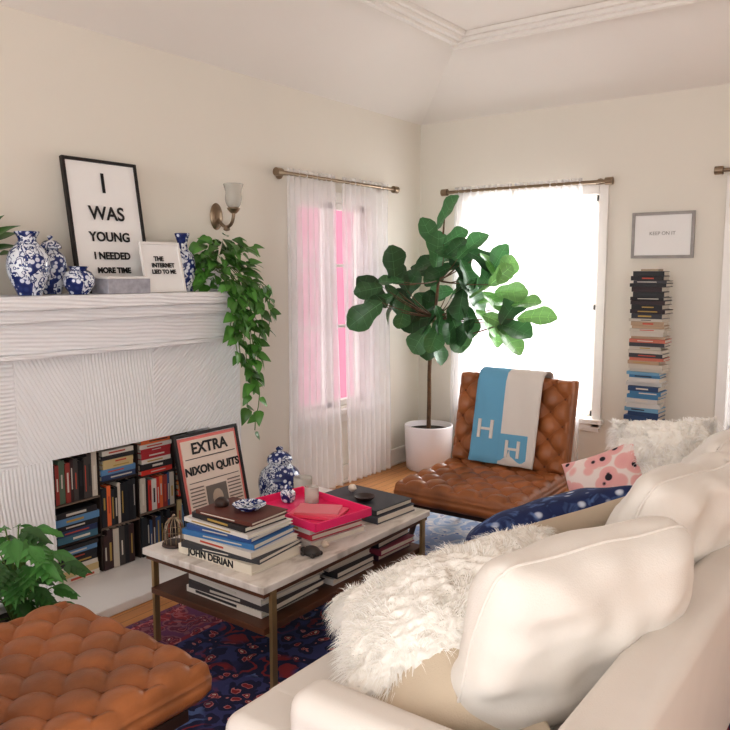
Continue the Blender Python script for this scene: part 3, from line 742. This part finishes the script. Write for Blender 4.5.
# ---------------- fiddle leaf fig ----------------
fg=empty('potted_fiddle_leaf_fig',(-2.86,4.64,FZ))
lathe('pot',[(0,0),(.15,0),(.158,.008),(.168,.15),(.174,.315),(.17,.32),(.16,.315),(.158,.27),(0,.27)],M['pot'],fg,dense=False,seg=56)
lathe('soil',[(0,.285),(.157,.28)],M['soil'],fg,dense=False)
trunk=[(.0,0,.27),(.01,-.01,.5),(0,0,.72),(.04,-.04,.92),(.09,-.08,1.1),(.13,-.1,1.35),(.16,-.1,1.6),(.17,-.1,1.78)]
tube('trunk',trunk,.015,M['bark'],fg,radii=[1.1,1,.95,.9,.8,.65,.5,.35],kind='NURBS')
mb=MB(); rnd=random.Random(11)
def W(px,py):
    z=.83+(365-py)/149.0-FZ
    if px>=437: return Vector(((px-437)/145/.8042*.91,-.05,z))
    return Vector((0.02,(px-437)/100.0,z))
lv=[(462,212,60),(455,235,120),(470,236,40),(446,258,170),(476,250,20),(492,258,350),(500,262,330),(466,270,200),(485,275,300),(515,275,30),(520,290,10),(540,300,20),(505,298,0),(495,292,320),(530,325,340),(548,312,0),(515,318,350),(505,330,300),(478,300,250),(465,305,230),(452,292,180),(440,300,190),(488,318,300),(470,325,270),(460,335,250),(445,322,230),(432,325,200),(425,340,230),(440,345,270),(450,350,290),(420,320,190),(410,300,150),(398,275,120),(388,265,100),(385,280,170),(370,288,180),(378,300,200),(390,305,230),(400,315,260),(372,310,210),(405,285,60),(395,295,300),(480,290,90),(468,288,60),(498,275,60),(512,300,330),(525,305,45),(476,265,110),(458,250,80),(476,335,300),(415,310,330),
(470,252,150),(488,245,45),(455,275,230),(440,270,160),(500,288,30),(462,320,300),(435,335,150),(380,290,140),(500,318,320),(522,335,310),(447,305,60),(482,330,230),(525,270,60),(508,262,75)]
nb=0
for px,py,ang in lv:
    c=W(px,py); a=math.radians(ang+rnd.uniform(-12,12))
    rt=Vector((.8,.35,0)) ; d=rt*math.cos(a)+Vector((0,0,1))*math.sin(a)+Vector((.4,-.6,0))*rnd.uniform(-.3,.7)
    Ln=rnd.uniform(.18,.27); d.normalize()
    base=c-d*Ln*.5+Vector((rnd.uniform(-.04,.04),-rnd.uniform(0,.12),0))
    base.y=min(base.y,.10)
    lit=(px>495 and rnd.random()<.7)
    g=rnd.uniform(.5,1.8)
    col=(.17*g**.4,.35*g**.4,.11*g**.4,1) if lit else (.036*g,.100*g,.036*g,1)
    nrm=Vector((.5,-.8,.45))+Vector((rnd.uniform(-.8,.8),rnd.uniform(-.3,.6),rnd.uniform(-.4,.9)))
    tip=base+d*Ln
    if tip.y>.2: d.y-=(tip.y-.2)/Ln
    if (base+d*Ln).x< -.15: d.x+=.1
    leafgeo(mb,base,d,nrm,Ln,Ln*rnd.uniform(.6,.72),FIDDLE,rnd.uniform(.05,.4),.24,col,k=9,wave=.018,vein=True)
    tq=min(trunk[2:],key=lambda q:(Vector(q)-base).length+ (0 if q[2]<base.z+.02 else .3))
    if rnd.random()<.4 or px<420 or px>520:
        mid=(Vector(tq)+base)/2+Vector((0,0,-.03)); tube('branch_%d'%nb,[tq,mid,base],.005,M['bark'],fg,radii=[1,.8,.4],kind='NURBS'); nb+=1
for i,v in enumerate(mb.v):
    X=v[0]; Y=v[1]
    mb.v[i]=(max(X,-.13),min(Y,.15),v[2])
mb.obj('leaves',M['leaf'],fg,smooth=True)
# ---------------- picture + book tower ----------------
f3=frame('framed_word_print',.37,.28,.018,.02,M['grayframe'],(-1.36,YB-.012,1.54),(0,0,0))
text('words','KEEP ON IT',.03,(0,-.006,.15),M['grayframe'],f3)
tw=empty('book_tower',(-1.355,4.70,FZ)); box('base',(0,0,.006),(.26,.24,.012),M['nickel'],tw,bevel=.002)
mb=MB(); z=.013
pd=[L(34,32,36),L(28,28,30),L(52,38,42),L(60,60,68)]; pc=[L(214,208,200),L(196,188,176),L(176,150,124),L(60,60,66),L(190,110,90)]; pb=[L(40,70,110),L(70,130,170),L(110,160,190),L(30,36,50),L(204,202,198)]
while z<1.40:
    h=random.uniform(.014,.030); f=z/1.40
    pal=pb if f<.58 else pc if f<.82 else pd
    if f<.1: pal=pd
    book(mb,Matrix.Translation((random.uniform(-.01,.01),random.uniform(-.01,.01),z))@Matrix.Rotation(random.uniform(-.08,.08),4,'Z'),random.uniform(.175,.21),random.uniform(.13,.15),h,random.choice(pal),random.choice(LB) if random.random()<.6 else None,page=L(190,180,165)); z+=h+.0006
mb.obj('books',M['vc'],tw); box('top_cap',(0,0,z+.006),(.10,.1,.01),M['nickel'],tw)
tube('spine_post',[(0,.09,.012),(0,.09,z)],.008,M['nickel'],tw)
# ---------------- floor plant ----------------
fe=empty('potted_houseplant',(-2.47,1.325,FZ+.011)); lathe('pot',[(0,0),(.08,0),(.09,.01),(.115,.2),(.12,.215),(.105,.215),(.1,.19),(0,.19)],M['pot'],fe)
lathe('soil',[(0,.195),(.1,.192)],M['soil'],fe,dense=False)
mb=MB(); rnd=random.Random(5)
for k in range(52):
    a=2.4*k+rnd.uniform(-.2,.2); reach=rnd.uniform(.02,.17); ht=rnd.uniform(.08,.35)-reach*.4
    g=rnd.uniform(.6,1.7); tipv=Vector((math.cos(a)*reach,math.sin(a)*reach,.19+ht))
    st=[Vector((math.cos(a)*.02,math.sin(a)*.02,.19)),Vector((math.cos(a)*reach*.4,math.sin(a)*reach*.4,.19+ht*.7)),tipv]
    tube('stem_%d'%k,st,.0025,M['vine'],fe)
    dd=Vector((math.cos(a),math.sin(a),-.25)).normalized(); sd=dd.cross(Vector((0,0,1))).normalized()
    LL=rnd.uniform(.09,.12); col=(.055*g,.17*g,.04*g,1)
    up=Vector((rnd.uniform(-.1,.7),rnd.uniform(-.8,.1),1))
    leafgeo(mb,tipv,dd,up,LL,LL*.45,LANCE,.35,.15,col,k=6)
    for q in range(1,5):
        P=tipv+dd*LL*(.12+.17*q)-Vector((0,0,1))*LL*.3*(.12+.17*q)**2
        for sg in(-1,1): leafgeo(mb,P-dd*.02,sd*sg+dd*(.35+.1*q),up,LL*(.62-.08*q),LL*.30,LANCE,.3,.1,col,k=4)
mb.v=[(max(x,-.30),y,zz) for x,y,zz in mb.v]
mb.obj('leaves',M['leaf'],fe,smooth=True)
# ---------------- sofa ----------------
sf=empty('sofa')
def sbox(n,x0,x1,a,b,z0,z1,bev,rot=None,mat='sofa'):
    o=box(n,((x0+x1)/2,(a+b)/2,(z0+z1)/2),(x1-x0,b-a,z1-z0),M[mat],sf,bevel=bev,mtx=rot,smooth=True)
    o.modifiers['b'].segments=6; w_=o.modifiers.new('wn','WEIGHTED_NORMAL'); w_.keep_sharp=False; return o
Y0,Y1=1.12,3.38
sbox('base',-1.22,-.40,Y0+.02,Y1-.02,.15,.33,.03)
sbox('backrest',-.49,-.36,Y0,Y1,.16,.69,.045,Matrix.Rotation(math.radians(4),4,'Y'))
sbox('arm_near',-1.05,-.40,Y0,Y0+.13,.30,.575,.05)
sbox('arm_far',-1.05,-.40,Y1-.13,Y1,.30,.575,.05)
sbox('seat_cushion_1',-1.26,-.52,Y0+.135,2.25,.31,.445,.045)
sbox('seat_cushion_2',-1.26,-.52,2.255,Y1-.135,.31,.445,.045)
sbox('seat_front_near',-1.26,-1.055,Y0+.01,Y0+.30,.31,.443,.045)
sbox('seat_front_far',-1.26,-1.055,Y1-.30,Y1-.01,.31,.443,.045)
for x in(-1.12,-.48):
    for y in(Y0+.1,Y1-.1): tube('foot',[(x,y,.155),(x,y,FZ+.012)],.022,M['darkwood'],sf,radii=[1,.7])
kw=dict(p=2.8,e=.40,pinch=.02,wr=.013,rc=.11,piping=.004)
pillow('back_cushion_1',orient((-.590,1.575,.665),(.42,.88,.03),(-.88,.42,.35)),.57,.49,.24,M['cush'],sf,seed=1,**kw)
pillow('back_cushion_2',orient((-.565,2.24,.67),(.22,.97,.0),(-.93,.2,.35)),.62,.52,.24,M['cush'],sf,seed=4,**kw)
pillow('back_cushion_3',orient((-.56,2.88,.68),(.1,.99,0),(-.93,.1,.3)),.58,.48,.22,M['cush'],sf,seed=8,**kw)
e=empty('linen_pillow'); pillow('cover',orient((-.85,1.43,.535),(.80,.42,.22),(-.15,-.55,.8)),.46,.34,.17,M['beige'],e,seed=12)
e=empty('sheepskin_pillow'); mt=orient((-.895,1.595,.615),(.705,.571,.30),(-.19,-.36,.87)); pillow('pile',mt,.60,.44,.20,M['woolbase'],e,N=170,lock=.016,seed=21)
furmesh('wool',.60,.44,.21,e,15000,.052,(.97,.955,.92),mt,seed=2,width=.0019)
e=empty('sheepskin_pillow'); mt=orient((-.80,3.06,.70),(.85,.2,.1),(-.2,-.9,.35)); pillow('pile',mt,.38,.36,.18,M['woolbase'],e,N=130,lock=.016,seed=23)
furmesh('wool',.38,.36,.19,e,6500,.045,(.97,.955,.93),mt,seed=6,width=.0028)
e=empty('pink_throw_pillow'); pillow('cover',orient((-.985,2.92,.615),(.75,.1,.35),(-.35,-.85,.4)),.32,.30,.12,M['pinkpat'],e,seed=3)
e=empty('indigo_throw_pillow'); pillow('cover',orient((-1.05,2.48,.535),(.62,.66,.2),(-.36,.44,.80)),.66,.44,.22,M['ikat'],e,mat2=M['beige'],seed=5)
# ---------------- camera & light ----------------
cam=bpy.data.cameras.new('camera'); co=bpy.data.objects.new('camera',cam); S.collection.objects.link(co)
co.location=(0,0,1.45); co.rotation_euler=(math.radians(90-6.84),0,math.radians(36.47)); cam.sensor_width=36; cam.lens=767/730*36; cam.clip_start=.05
S.camera=co
w=bpy.data.worlds.new('world'); S.world=w; w.use_nodes=True
bg=w.node_tree.nodes['Background']; bg.inputs[0].default_value=(.99,.985,.99,1); bg.inputs[1].default_value=3.05
S.view_settings.view_transform='Standard'; S.view_settings.gamma=0.90
def area(name,loc,target,sx,sy,power,col=(1,1,1)):
    l=bpy.data.lights.new(name,'AREA'); l.shape='RECTANGLE'; l.size=sx; l.size_y=sy; l.energy=power; l.color=col
    o=bpy.data.objects.new(name,l); S.collection.objects.link(o); o.location=loc
    o.rotation_euler=(Vector(target)-Vector(loc)).to_track_quat('-Z','Y').to_euler(); return o
area('window_daylight',(-2.24,5.6,1.6),(-1.8,3,.8),1.4,1.8,150)
